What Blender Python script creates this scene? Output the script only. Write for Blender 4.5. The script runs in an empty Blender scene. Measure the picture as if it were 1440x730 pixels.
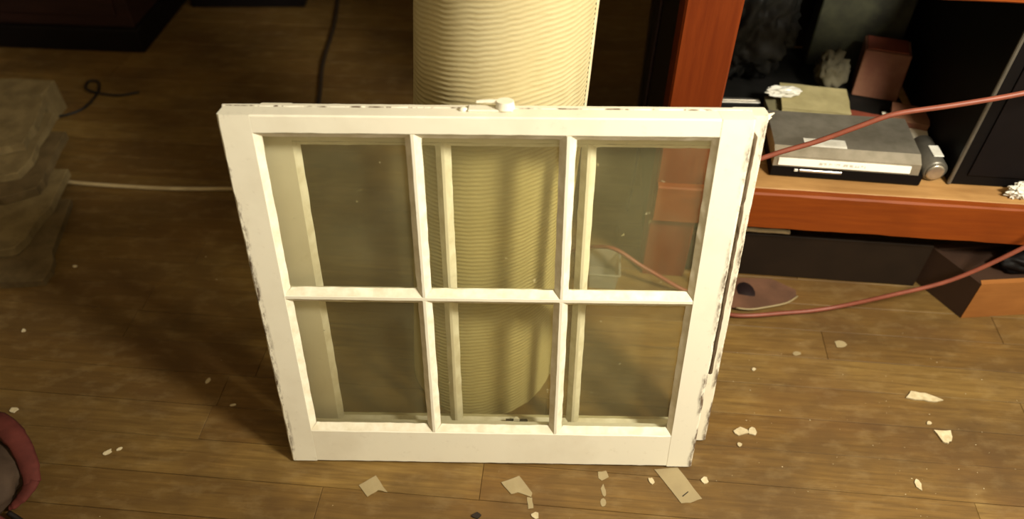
import bpy, bmesh, math, random
from mathutils import Vector, Matrix, noise

random.seed(7)
SC = bpy.context.scene
COL = SC.collection
PI = math.pi

# ------------------------------------------------------------------ camera
cam_d = bpy.data.cameras.new('camera')
cam = bpy.data.objects.new('camera', cam_d)
COL.objects.link(cam)
PITCH, ROLL, CAM_H = 0.78347081, -0.00245635, 1.37574985
fw = Vector((0, math.cos(PITCH), -math.sin(PITCH)))
up0 = Vector((0, math.sin(PITCH), math.cos(PITCH)))
rt0 = Vector((1, 0, 0))
rt = math.cos(ROLL) * rt0 + math.sin(ROLL) * up0
up = -math.sin(ROLL) * rt0 + math.cos(ROLL) * up0
M = Matrix.Identity(4)
for i in range(3):
    M[i][0], M[i][1], M[i][2] = rt[i], up[i], -fw[i]
M[2][3] = CAM_H
cam.matrix_world = M
cam_d.sensor_width = 36.0
cam_d.lens = 1080.0 / 1440.0 * 36.0
cam_d.clip_start = 0.02
cam_d.dof.use_dof = True
cam_d.dof.focus_distance = 1.38
cam_d.dof.aperture_fstop = 2.0
SC.camera = cam

# ------------------------------------------------------------------ world, lamp, exposure
W = bpy.data.worlds.new('world')
SC.world = W
W.use_nodes = True
W.node_tree.nodes['Background'].inputs[0].default_value = (1.0, 0.8, 0.55, 1)
W.node_tree.nodes['Background'].inputs[1].default_value = 0.02
LAMP_POS = (1.18, 0.14, 1.75)
ld = bpy.data.lights.new('ceiling_bulb', 'POINT')
ld.energy = 100.0
ld.color = (1.0, 0.945, 0.80)
ld.shadow_soft_size = 0.15
lamp = bpy.data.objects.new('ceiling_bulb', ld)
lamp.location = LAMP_POS
COL.objects.link(lamp)
vs = SC.view_settings
vs.view_transform = 'Standard'
vs.look = 'None'
vs.gamma = 1.0
vs.use_curve_mapping = False
vs.exposure = 1.17
SC.cycles.transparent_max_bounces = 24
SC.cycles.max_bounces = 8

# ------------------------------------------------------------------ materials
def lin(c):
    return tuple(((x / 255.0) / 12.92 if x / 255.0 <= 0.04045 else ((x / 255.0 + 0.055) / 1.055) ** 2.4) for x in c)

class Mat:
    def __init__(s, name):
        s.m = bpy.data.materials.new(name)
        s.m.use_nodes = True
        s.nt = s.m.node_tree
        s.b = s.nt.nodes['Principled BSDF']
    def n(s, t, **kw):
        nd = s.nt.nodes.new(t)
        for k, v in kw.items():
            setattr(nd, k, v)
        return nd
    def l(s, a, b):
        s.nt.links.new(a, b)
    def mixrgb(s, fac, a, b, mode='MIX'):
        nd = s.n('ShaderNodeMix', data_type='RGBA', blend_type=mode)
        for sock, v in ((nd.inputs[0], fac), (nd.inputs[6], a), (nd.inputs[7], b)):
            if hasattr(v, 'default_value') or hasattr(v, 'is_output'):
                s.l(v, sock)
            elif isinstance(v, (int, float)):
                sock.default_value = v
            else:
                sock.default_value = tuple(v)[:3] + (1,)
        return nd.outputs[2]
    def math(s, op, a, b=0.0, clamp=False):
        nd = s.n('ShaderNodeMath', operation=op)
        nd.use_clamp = clamp
        for i, v in enumerate((a, b)):
            if isinstance(v, (int, float)):
                nd.inputs[i].default_value = v
            else:
                s.l(v, nd.inputs[i])
        return nd.outputs[0]
    def coords(s, scale=(1, 1, 1), world=False, rnd=False, loc=(0, 0, 0)):
        src = s.n('ShaderNodeNewGeometry').outputs['Position'] if world else s.n('ShaderNodeTexCoord').outputs['Object']
        mp = s.n('ShaderNodeMapping')
        s.l(src, mp.inputs['Vector'])
        mp.inputs['Scale'].default_value = scale
        mp.inputs['Location'].default_value = loc
        if rnd:
            oi = s.n('ShaderNodeObjectInfo')
            cx = s.n('ShaderNodeCombineXYZ')
            for i, k in enumerate((37.0, 91.0, 17.0)):
                s.l(s.math('MULTIPLY', oi.outputs['Random'], k), cx.inputs[i])
            s.l(cx.outputs[0], mp.inputs['Location'])
        return mp.outputs[0]
    def noise(s, vec, scale, detail=4, rough=0.6, dist=0.0):
        nd = s.n('ShaderNodeTexNoise')
        s.l(vec, nd.inputs['Vector'])
        nd.inputs['Scale'].default_value = scale
        nd.inputs['Detail'].default_value = detail
        nd.inputs['Roughness'].default_value = rough
        nd.inputs['Distortion'].default_value = dist
        return nd.outputs[0]
    def ramp(s, fac, lo, hi):
        nd = s.n('ShaderNodeMapRange')
        s.l(fac, nd.inputs[0])
        nd.inputs[1].default_value = lo
        nd.inputs[2].default_value = hi
        return nd.outputs[0]
    def bump(s, h, strength=0.2, dist=0.002):
        nd = s.n('ShaderNodeBump')
        nd.inputs['Strength'].default_value = strength
        nd.inputs['Distance'].default_value = dist
        s.l(h, nd.inputs['Height'])
        s.l(nd.outputs[0], s.b.inputs['Normal'])
    def set(s, col=None, rough=None, metal=None, spec=None):
        for k, v in (('Base Color', col), ('Roughness', rough), ('Metallic', metal), ('Specular IOR Level', spec)):
            if v is None:
                continue
            if hasattr(v, 'is_output'):
                s.l(v, s.b.inputs[k])
            elif isinstance(v, (int, float)):
                s.b.inputs[k].default_value = v
            else:
                s.b.inputs[k].default_value = tuple(v)[:3] + (1,)
        return s

def simple(name, c1, c2=None, scale=12, rough=0.6, metal=0.0, spec=0.4, bump=0.0, stretch=(1, 1, 1)):
    m = Mat(name)
    c2 = c2 or tuple(x * 0.75 for x in c1)
    v = m.coords(stretch, rnd=True)
    f = m.noise(v, scale)
    m.set(m.mixrgb(m.ramp(f, 0.35, 0.65), c1, c2), rough, metal, spec)
    if bump:
        m.bump(f, bump)
    return m.m

def floor_mat():
    m = Mat('old_floorboard')
    oi = m.n('ShaderNodeObjectInfo')
    g = m.noise(m.coords((1.2, 22, 22), rnd=True), 5.0, 6, 0.65, 0.6)
    patch = m.noise(m.coords((1, 1.6, 1), world=True), 3.4, 4, 0.6)
    fine = m.noise(m.coords((1, 2, 1), world=True), 17, 4, 0.6)
    base = m.mixrgb(oi.outputs['Random'], FLOOR_A, FLOOR_B)
    c = m.mixrgb(m.ramp(g, 0.35, 0.7), base, m.mixrgb(0.7, base, FLOOR_D))
    c = m.mixrgb(m.math('MULTIPLY', m.ramp(patch, 0.42, 0.66), 0.75), c, FLOOR_D)
    c = m.mixrgb(m.math('MULTIPLY', m.ramp(m.noise(m.coords((1, 1.3, 1), world=True), 1.9, 3), 0.5, 0.72), 0.5), c, FLOOR_R)
    big = m.noise(m.coords((1, 1, 1), world=True, loc=GRIME_FALLOFF_OFF), 0.85, 2, 0.5)  # patina noise offset so the left darkens; lamp falloff put into colour
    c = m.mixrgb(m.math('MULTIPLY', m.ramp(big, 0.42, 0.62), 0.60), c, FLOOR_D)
    c = m.mixrgb(m.math('MULTIPLY', m.ramp(fine, 0.50, 0.90), 0.32), c, FLOOR_L)
    m.set(c, m.ramp(patch, -0.3, 1.2), 0, 0.3)
    m.bump(m.math('ADD', g, m.math('MULTIPLY', fine, 0.4)), 0.12, 0.003)
    return m.m
GRIME_FALLOFF_OFF = (5.9, 13.57, 4.13)
FLOOR_A = (0.270, 0.168, 0.048)
FLOOR_B = (0.170, 0.094, 0.024)
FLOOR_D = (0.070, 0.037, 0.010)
FLOOR_R = (0.165, 0.075, 0.020)
FLOOR_L = (0.36, 0.26, 0.12)

def paint_mat(name, c, worn=True):
    m = Mat(name)
    v = m.coords((1, 1, 1), rnd=True)
    sm = m.noise(v, 6, 4, 0.6)
    fine = m.noise(v, 55, 5, 0.7)
    col = m.mixrgb(m.math('MULTIPLY', m.ramp(sm, 0.48, 0.75), 0.35), c, (0.52, 0.45, 0.32))
    col = m.mixrgb(m.math('MULTIPLY', m.ramp(fine, 0.6, 0.75), 0.22), col, (0.34, 0.27, 0.17))
    at = m.n('ShaderNodeAttribute', attribute_name='wear')
    chip = m.ramp(m.noise(m.coords((1, 1, 0.35)), 30, 5, 0.75), 0.47, 0.58)
    col = m.mixrgb(m.math('MULTIPLY', m.ramp(at.outputs['Fac'], 0.78, 0.94), chip), col, (0.10, 0.062, 0.036))
    m.set(col, 0.5, 0, 0.35)
    m.bump(fine, 0.12, 0.002)
    return m.m

def glass_mat():
    m = Mat('dusty_window_glass')
    nt = m.nt
    tr = m.n('ShaderNodeBsdfTransparent')
    tr.inputs[0].default_value = (0.98, 0.976, 0.92, 1)
    gl = m.n('ShaderNodeBsdfGlossy')
    gl.inputs['Roughness'].default_value = 0.03
    df = m.n('ShaderNodeBsdfDiffuse')
    df.inputs[0].default_value = (0.80, 0.73, 0.42, 1)
    fr = m.n('ShaderNodeFresnel')
    fr.inputs[0].default_value = 1.12
    v = m.coords((1, 1, 1), rnd=True)
    d = m.math('ADD', m.math('MULTIPLY', m.ramp(m.noise(v, 7, 5, 0.6), 0.4, 0.8), 0.03), 0.032)
    spk = m.math('MULTIPLY', m.ramp(m.noise(v, 75, 2, 0.5), 0.74, 0.80), 0.25)
    d = m.math('ADD', d, spk)
    m1 = m.n('ShaderNodeMixShader')
    m.l(fr.outputs[0], m1.inputs[0]); m.l(tr.outputs[0], m1.inputs[1]); m.l(gl.outputs[0], m1.inputs[2])
    m2 = m.n('ShaderNodeMixShader')
    m.l(d, m2.inputs[0]); m.l(m1.outputs[0], m2.inputs[1]); m.l(df.outputs[0], m2.inputs[2])
    m.l(m2.outputs[0], nt.nodes['Material Output'].inputs[0])
    return m.m

def clear_plastic():
    m = Mat('clear_plastic')
    tr = m.n('ShaderNodeBsdfTransparent'); tr.inputs[0].default_value = (0.88, 0.88, 0.84, 1)
    gl = m.n('ShaderNodeBsdfPrincipled')
    gl.inputs['Base Color'].default_value = (0.55, 0.55, 0.48, 1); gl.inputs['Roughness'].default_value = 0.15
    mx = m.n('ShaderNodeMixShader'); mx.inputs[0].default_value = 0.22
    m.l(tr.outputs[0], mx.inputs[1]); m.l(gl.outputs[0], mx.inputs[2])
    m.l(mx.outputs[0], m.nt.nodes['Material Output'].inputs[0])
    return m.m

def carpet_mat():
    m = Mat('ribbed_carpet_backing')
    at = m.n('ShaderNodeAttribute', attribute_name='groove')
    v = m.coords()
    n1 = m.noise(v, 7, 4, 0.6)
    n2 = m.noise(m.coords((1, 1, 6)), 40, 4, 0.7)
    c = m.mixrgb(m.ramp(n1, 0.35, 0.7), (0.55, 0.485, 0.285), (0.47, 0.40, 0.215))
    c = m.mixrgb(m.math('MULTIPLY', m.ramp(n2, 0.5, 0.75), 0.3), c, (0.33, 0.24, 0.10))
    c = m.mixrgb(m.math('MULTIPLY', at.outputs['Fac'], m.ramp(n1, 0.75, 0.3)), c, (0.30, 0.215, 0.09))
    m.set(c, 0.9, 0, 0.1)
    m.bump(n2, 0.3, 0.002)
    return m.m

def wood_mat(name, a, b, stretch=(2, 30, 30), scale=3.0, rough=0.55, spec=0.2):
    m = Mat(name)
    g = m.noise(m.coords(stretch, rnd=True), scale, 5, 0.6, 0.4)
    p = m.noise(m.coords((1, 1, 1), rnd=True), 6, 3)
    c = m.mixrgb(m.ramp(g, 0.35, 0.68), a, b)
    c = m.mixrgb(m.math('MULTIPLY', m.ramp(p, 0.5, 0.75), 0.35), c, tuple(x * 0.55 for x in b))
    m.set(c, rough, 0, spec)
    m.bump(g, 0.1, 0.002)
    return m.m

def label_mat():
    # pale strip with a row of faint worn print too small to read
    m = Mat('silver_print_strip')
    v = m.coords((1, 1, 1))
    sx = m.n('ShaderNodeSeparateXYZ'); m.l(v, sx.inputs[0])
    inx = m.math('MULTIPLY', m.math('GREATER_THAN', sx.outputs[0], -0.055), m.math('LESS_THAN', sx.outputs[0], 0.045))
    inz = m.math('MULTIPLY', m.math('GREATER_THAN', sx.outputs[2], -0.003), m.math('LESS_THAN', sx.outputs[2], 0.003))
    nz = m.ramp(m.noise(m.coords((1, 1, 0.4)), 230, 2, 0.5), 0.46, 0.56)
    f = m.math('MULTIPLY', m.math('MULTIPLY', inx, inz), m.math('MULTIPLY', nz, 0.6))
    m.set(m.mixrgb(f, (0.88, 0.86, 0.78), (0.25, 0.22, 0.17)), 0.35, 0.0, 0.6)
    return m.m

MT = dict(
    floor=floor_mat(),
    paint=paint_mat('old_white_paint', (0.80, 0.765, 0.635)),
    paint2=paint_mat('aged_white_paint', (0.77, 0.72, 0.58)),
    putty=simple('white_putty', (0.84, 0.80, 0.66), (0.70, 0.64, 0.48), 40, 0.65, bump=0.25),
    glass=glass_mat(),
    carpet=carpet_mat(),
    selvage=simple('carpet_selvage', (0.68, 0.60, 0.42), (0.55, 0.46, 0.28), 60, 0.9, spec=0.1, bump=0.3),
    orange=wood_mat('red_stained_wood', (0.225, 0.048, 0.005), (0.175, 0.034, 0.004)),
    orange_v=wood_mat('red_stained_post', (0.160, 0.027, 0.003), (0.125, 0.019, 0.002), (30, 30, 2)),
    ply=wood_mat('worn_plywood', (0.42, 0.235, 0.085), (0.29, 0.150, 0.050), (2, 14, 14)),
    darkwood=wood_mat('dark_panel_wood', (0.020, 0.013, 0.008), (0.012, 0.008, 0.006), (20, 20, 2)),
    chest=wood_mat('dark_red_brown_wood', (0.030, 0.012, 0.010), (0.019, 0.008, 0.007), (2, 20, 20)),
    plinth=simple('black_wood', (0.006, 0.004, 0.004), rough=0.65, spec=0.12),
    black=simple('black_plastic', (0.005, 0.004, 0.004), rough=0.55, spec=0.12),
    bag=simple('black_shade_sheet', (0.006, 0.006, 0.005), (0.012, 0.011, 0.010), 9, 0.55, spec=0.2, bump=0.5),
    chrome=simple('brushed_silver', (0.62, 0.58, 0.50), (0.45, 0.42, 0.36), 30, 0.28, 0.85, 0.5),
    greysteel=simple('dull_grey_case', (0.17, 0.155, 0.125), (0.12, 0.11, 0.09), 25, 0.38, 0.5, 0.5),
    strip=label_mat(),
    casegrey=simple('silver_grey_case', (0.52, 0.47, 0.38), (0.40, 0.36, 0.28), 25, 0.34, 0.75, 0.5),
    mag=simple('yellowed_paper', (0.47, 0.40, 0.20), (0.33, 0.28, 0.13), 14, 0.7),
    mag2=simple('olive_paper', (0.26, 0.23, 0.12), (0.17, 0.15, 0.08), 14, 0.65),
    paper=simple('white_paper', (0.76, 0.69, 0.55), (0.58, 0.50, 0.37), 20, 0.7),
    foil=simple('crumpled_white_plastic', (0.80, 0.78, 0.70), (0.60, 0.58, 0.5), 30, 0.25, 0.0, 0.6),
    redpaper=simple('red_printed_card', (0.26, 0.060, 0.030), (0.17, 0.040, 0.022), 12, 0.6),
    pinkbox=simple('faded_red_card', (0.27, 0.130, 0.070), (0.17, 0.060, 0.034), 10, 0.6),
    greenbox=simple('dim_green_print', (0.055, 0.056, 0.032), (0.022, 0.022, 0.016), 16, 0.5),
    greycloth=simple('olive_grey_cloth', (0.13, 0.115, 0.075), (0.08, 0.07, 0.045), 14, 0.85, spec=0.2, bump=0.3),
    redcord=simple('red_cord_rubber', (0.235, 0.066, 0.038), (0.19, 0.052, 0.031), 30, 0.45, spec=0.4),
    whitecord=simple('dirty_white_cord', (0.42, 0.33, 0.18), (0.32, 0.24, 0.12), 20, 0.6),
    blackcord=simple('black_cord', (0.010, 0.008, 0.007), rough=0.5),
    gapwood=simple('bare_wood_gap', (0.15, 0.105, 0.060), (0.055, 0.034, 0.018), 30, 0.8, stretch=(1, 1, 0.3)),
    browncord=simple('dark_brown_cord', (0.022, 0.013, 0.007), rough=0.6),
    purplecord=simple('dark_purple_cord', (0.030, 0.014, 0.020), rough=0.5),
    redcard=simple('reddish_cardboard', (0.155, 0.072, 0.040), (0.095, 0.045, 0.025), 12, 0.7),
    hole=simple('dark_hole_disc', (0.012, 0.004, 0.004), rough=0.6),
    tape=simple('masking_tape', (0.32, 0.255, 0.135), (0.27, 0.21, 0.110), 16, 0.6),
    fleck=simple('paint_fleck', (0.60, 0.52, 0.34), (0.44, 0.36, 0.21), 60, 0.7),
    dirt=simple('dark_debris', (0.020, 0.012, 0.006), rough=0.8),
    slab=simple('weathered_board', (0.185, 0.135, 0.060), (0.120, 0.085, 0.036), 18, 0.85, spec=0.2, bump=0.5),
    slab2=simple('weathered_brown_board', (0.120, 0.082, 0.035), (0.075, 0.050, 0.020), 18, 0.85, spec=0.2, bump=0.5),
    redcloth=simple('red_cloth', (0.105, 0.024, 0.018), (0.060, 0.013, 0.010), 16, 0.8, spec=0.2, bump=0.3),
    brownbag=simple('brown_padded_cloth', (0.060, 0.038, 0.024), (0.042, 0.026, 0.017), 16, 0.8, spec=0.2, bump=0.3),
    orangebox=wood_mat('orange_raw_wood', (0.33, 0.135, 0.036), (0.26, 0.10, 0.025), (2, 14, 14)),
    shadedark=simple('under_shelf_shade', (0.018, 0.010, 0.005), rough=0.7, spec=0.2),  # dark tone stands in for the shade under the shelf
    boxdark=simple('dark_brown_side', (0.040, 0.018, 0.009), rough=0.6),  # dark brown of the crate's side, back, lid and base
    wall=simple('cream_plaster', (0.50, 0.43, 0.31), (0.44, 0.37, 0.26), 4, 0.9, spec=0.1),
    darkwall=simple('dark_wall_panel', (0.022, 0.016, 0.010), rough=0.8),
    clear=clear_plastic(),
)

# ------------------------------------------------------------------ helpers
def link(name, me, mat, parent=None, smooth=False):
    o = bpy.data.objects.new(name, me)
    if mat is not None and not me.materials:
        me.materials.append(MT[mat] if isinstance(mat, str) else mat)
    if smooth:
        for p in me.polygons:
            p.use_smooth = True
    COL.objects.link(o)
    if parent is not None:
        o.parent = parent
    return o

def from_bm(name, bm, mat, parent=None, smooth=False):
    bmesh.ops.recalc_face_normals(bm, faces=bm.faces[:])
    me = bpy.data.meshes.new(name)
    bm.to_mesh(me)
    bm.free()
    return link(name, me, mat, parent, smooth)

def from_py(name, v, f, mat, parent=None, smooth=False):
    me = bpy.data.meshes.new(name)
    me.from_pydata([tuple(p) for p in v], [], f)
    me.update()
    return link(name, me, mat, parent, smooth)

def tag(o, label=None, cat=None, group=None, kind=None):
    if label: o['label'] = label
    if cat: o['category'] = cat
    if group: o['group'] = group
    if kind: o['kind'] = kind
    return o

def empty(name, mat4, label, cat, group=None):
    o = bpy.data.objects.new(name, None)
    o.empty_display_size = 0.05
    COL.objects.link(o)
    o.matrix_world = mat4
    return tag(o, label, cat, group)

def add_box(bm, lo, hi, bevel=0.0, mtx=None, seg=1):
    lo, hi = Vector(lo), Vector(hi)
    r = bmesh.ops.create_cube(bm, size=1.0)
    vs_ = r['verts']
    for v in vs_:
        v.co = Vector([(lo[i] + hi[i]) / 2 + v.co[i] * (hi[i] - lo[i]) for i in range(3)])
    if bevel:
        es = list({e for v in vs_ for e in v.link_edges})
        rr = bmesh.ops.bevel(bm, geom=es, offset=bevel, segments=seg, affect='EDGES')
        vs_ = list({v for f in rr['faces'] for v in f.verts} | {v for v in vs_ if v.is_valid})
    if mtx is not None:
        bmesh.ops.transform(bm, matrix=mtx, verts=vs_)

def box(name, lo, hi, mat, parent=None, bevel=0.002, seg=1):
    bm = bmesh.new()
    add_box(bm, lo, hi, bevel, None, seg)
    return from_bm(name, bm, mat, parent)

def board(name, lo, hi, axis, mat, parent, ch=0.003, segs=24, jit=0.0012, wear=(), seed=0, chips=0.0):
    """A timber: chamfered rectangle swept along axis, edges uneven, wear attribute on the listed corners (0..3)."""
    rnd = random.Random(seed)
    a = 'xyz'.index(axis)
    b, c = [i for i in range(3) if i != a]
    B0, B1, C0, C1 = lo[b], hi[b], lo[c], hi[c]
    V, F, Wt = [], [], []
    for k in range(segs + 1):
        t = k / segs
        p = lo[a] + (hi[a] - lo[a]) * t
        ring = []
        for ci, (sb, sc) in enumerate(((0, 0), (1, 0), (1, 1), (0, 1))):
            x = B1 if sb else B0
            y = C1 if sc else C0
            cc = ch[ci] if isinstance(ch, tuple) else ch
            j = cc + min(1.0, cc / 0.0016) * abs(rnd.gauss(0, jit)) + (chips * rnd.random() if (rnd.random() < 0.2 and ci in wear) else 0)
            db, dc = (-1 if sb else 1), (-1 if sc else 1)
            q1 = (x, y + dc * j)
            q2 = (x + db * j, y)
            pair = (q1, q2) if (sb + sc) % 2 == 0 else (q2, q1)
            w = (0.94 if ci == 1 else 1.0) if ci in wear else 0.0
            for q in pair:
                ring.append((q, w))
        for (q, w) in ring:
            co = [0, 0, 0]
            co[a], co[b], co[c] = p, q[0], q[1]
            V.append(co)
            Wt.append(w)
    n = 8
    for k in range(segs):
        for i in range(n):
            F.append((k * n + i, k * n + (i + 1) % n, (k + 1) * n + (i + 1) % n, (k + 1) * n + i))
    F.append(tuple(range(n))[::-1])
    F.append(tuple(segs * n + i for i in range(n)))
    bm = bmesh.new()
    lay = bm.verts.layers.float.new('wear')
    vv = [bm.verts.new(p) for p in V]
    for v, w in zip(vv, Wt):
        v[lay] = w
    for f in F:
        bm.faces.new([vv[i] for i in f])
    return from_bm(name, bm, mat, parent)

def smooth_path(pts, sub=6):
    P = [Vector(p) for p in pts]
    out = []
    for i in range(len(P) - 1):
        p0, p1, p2, p3 = P[max(i - 1, 0)], P[i], P[i + 1], P[min(i + 2, len(P) - 1)]
        for k in range(sub):
            t = k / sub
            out.append(0.5 * ((2 * p1) + (p2 - p0) * t + (2 * p0 - 5 * p1 + 4 * p2 - p3) * t * t + (3 * p1 - p0 - 3 * p2 + p3) * t ** 3))
    out.append(P[-1])
    return out

def tube(name, pts, r, mat, parent=None, n=8, sub=6, flat=1.0):
    path = smooth_path(pts, sub) if sub > 1 else [Vector(p) for p in pts]
    V, F = [], []
    m = len(path)
    for k, p in enumerate(path):
        t = (path[min(k + 1, m - 1)] - path[max(k - 1, 0)]).normalized()
        ref = Vector((0, 0, 1)) if abs(t.z) < 0.9 else Vector((0, 1, 0))
        e1 = t.cross(ref).normalized()
        e2 = e1.cross(t).normalized()
        rr = r[k * len(r) // m] if isinstance(r, (list, tuple)) else r
        for i in range(n):
            an = 2 * PI * i / n
            V.append(p + e1 * (rr * math.cos(an)) + e2 * (rr * flat * math.sin(an)))
    for k in range(m - 1):
        for i in range(n):
            F.append((k * n + i, k * n + (i + 1) % n, (k + 1) * n + (i + 1) % n, (k + 1) * n + i))
    F.append(tuple(range(n))[::-1])
    F.append(tuple((m - 1) * n + i for i in range(n)))
    return from_py(name, V, F, mat, parent, True)

def prism(name, poly, z0, z1, mat, parent=None, bevel=0.0, curl=None, z_fn=None):
    """Flat piece with a given outline and real thickness; z_fn lifts it locally."""
    bm = bmesh.new()
    zf = z_fn or (lambda x, y: 0.0)
    bot = [bm.verts.new((x, y, z0 + zf(x, y))) for x, y in poly]
    top = [bm.verts.new((x, y, z1 + zf(x, y))) for x, y in poly]
    n = len(poly)
    ft = bm.faces.new(top)
    fb = bm.faces.new(bot[::-1])
    for i in range(n):
        bm.faces.new((bot[i], bot[(i + 1) % n], top[(i + 1) % n], top[i]))
    if bevel:
        bmesh.ops.bevel(bm, geom=list(ft.edges), offset=bevel, segments=1, affect='EDGES')
    bmesh.ops.triangulate(bm, faces=[f for f in bm.faces if len(f.verts) > 4])
    return from_bm(name, bm, mat, parent)

def lump(name, c, rad, mat, parent=None, sub=4, amp=0.25, freq=2.2, seed=0, flat_bottom=None, smooth=True):
    bm = bmesh.new()
    bmesh.ops.create_icosphere(bm, subdivisions=sub, radius=1.0)
    for v in bm.verts:
        d = v.co.normalized()
        nval = noise.fractal(d * freq + Vector((seed * 7.3, seed * 3.1, 0)), 0.6, 2.0, 4)
        ridge = 1.0 - abs(noise.noise(d * freq * 1.9 + Vector((seed, 5, seed)))) * 2
        k = 1 + amp * nval + amp * 0.35 * ridge
        p = Vector((c[0] + d.x * rad[0] * k, c[1] + d.y * rad[1] * k, c[2] + d.z * rad[2] * k))
        if flat_bottom is not None and p.z < flat_bottom:
            p.z = flat_bottom + (0.0006 * (d.x + 1))
        v.co = p
    return from_bm(name, bm, mat, parent, smooth)

def ragged(poly, seed, amp, sub=3):
    rnd = random.Random(seed)
    out = []
    n = len(poly)
    for i in range(n):
        a, b = Vector(poly[i]), Vector(poly[(i + 1) % n])
        nrm = Vector((-(b - a).y, (b - a).x)).normalized()
        for k in range(sub):
            p = a.lerp(b, k / sub)
            j = rnd.uniform(-amp, amp) if k else rnd.uniform(-amp, amp) * 0.3
            out.append((p.x + nrm.x * j, p.y + nrm.y * j))
    return out

# ------------------------------------------------------------------ room shell
def struct(o):
    o['kind'] = 'structure'
    return o
floor = struct(box('floor', (-2.8, -1.8, -0.06), (2.6, 3.3, -0.022), 'dirt', None, 0))
struct(box('wall_back', (-2.8, 3.0, -0.06), (2.6, 3.12, 2.7), 'darkwall', None, 0))
struct(box('wall_left', (-2.9, -1.8, -0.06), (-2.8, 3.12, 2.7), 'wall', None, 0))
struct(box('wall_right', (2.6, -1.8, -0.06), (2.7, 3.12, 2.7), 'wall', None, 0))
struct(box('wall_front', (-2.9, -1.9, -0.06), (2.7, -1.8, 2.7), 'wall', None, 0))
struct(box('ceiling', (-2.9, -1.9, 2.7), (2.7, 3.12, 2.8), 'wall', None, 0))

# floorboards: strips 82 mm wide, running about 5.5 degrees off the window
FY = math.radians(-5.4)
FM = Matrix.Rotation(FY, 4, 'Z')
lens = (0.7, 0.95, 1.25, 1.6, 2.0)
pl_mesh = {}
PW = 0.082
for L in lens:
    bm = bmesh.new()
    add_box(bm, (0.0003, 0.0003, -0.02), (L - 0.0003, PW - 0.0003, 0), 0.0)
    es = [e for e in bm.edges if all(v.co.z > -0.001 for v in e.verts)]
    bmesh.ops.bevel(bm, geom=es, offset=0.0010, segments=1, affect='EDGES')
    bmesh.ops.recalc_face_normals(bm, faces=bm.faces[:])
    me = bpy.data.meshes.new('plank')
    bm.to_mesh(me); bm.free()
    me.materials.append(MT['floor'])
    pl_mesh[L] = me
rp = random.Random(21)
inv = FM.inverted()
for r in range(-9, 34):
    yl = 0.796 + r * PW
    x = -2.70 + (yl * math.sin(-FY)) - 0.0
    first = True
    while x < 2.3:
        L = rp.choice(lens)
        if first:
            L = rp.choice(lens[:4]); first = False
        wx = FM @ Vector((x + L / 2, yl, 0))
        if -2.72 < (FM @ Vector((x + L, yl, 0))).x and wx.y < 2.97 and (FM @ Vector((x, yl, 0))).x < 2.2 and (FM @ Vector((x, yl + PW, 0))).y < 3.0:
            x0_ = x
            wl = FM @ Vector((x0_, yl, 0))
            if wl.x > -3.5:
                o = bpy.data.objects.new('plank', pl_mesh[L])
                COL.objects.link(o)
                o.parent = floor
                o.matrix_local = FM @ Matrix.Translation((x0_, yl, -rp.random() * 0.0009))
        x += L

# ------------------------------------------------------------------ window sashes
YAW, LEAN = -0.02098, 0.20315
ROT = Matrix.Rotation(YAW, 4, 'Z') @ Matrix.Rotation(-LEAN, 4, 'X')
O1 = Vector((-0.4404, 0.8060, 0.0072))
S1 = Matrix.Translation(O1) @ ROT

def putty_ring(name, x0, x1, z0, z1, yf, yg, w, parent, seed, wide_bottom=0.0):
    """Bevelled putty round a pane: high edge at the wood, sloping down to the glass, uneven."""
    rnd = random.Random(seed)
    V, F = [], []
    N = 14
    sides = [((x0, z0), (x1, z0), (0, 1), w + wide_bottom), ((x1, z0), (x1, z1), (-1, 0), w), ((x1, z1), (x0, z1), (0, -1), w), ((x0, z1), (x0, z0), (1, 0), w)]
    for (a, b, nin, ww) in sides:
        base = len(V)
        dx, dz = (b[0] - a[0]), (b[1] - a[1])
        ln = math.hypot(dx, dz)
        ux_, uz_ = dx / ln, dz / ln
        for k in range(N + 1):
            t = k / N
            px, pz = a[0] + dx * t, a[1] + dz * t
            # mitre: keep the inner line inside the corner
            s = ln * t
            wi = ww * (1 + rnd.uniform(-0.05, 0.09))
            si = min(max(s, ww * 0.9), ln - ww * 0.9)
            qx = a[0] + ux_ * si + nin[0] * wi
            qz = a[1] + uz_ * si + nin[1] * wi
            V.append((px, yf + rnd.uniform(0, 0.0003), pz))
            V.append((qx, yg - rnd.uniform(0, 0.0014), qz))
            V.append((qx, yg + 0.0006, qz))
        for k in range(N):
            i = base + 3 * k
            F.append((i, i + 3, i + 4, i + 1))
            F.append((i + 1, i + 4, i + 5, i + 2))
    return from_py(name, V, F, 'putty', parent)

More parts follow.
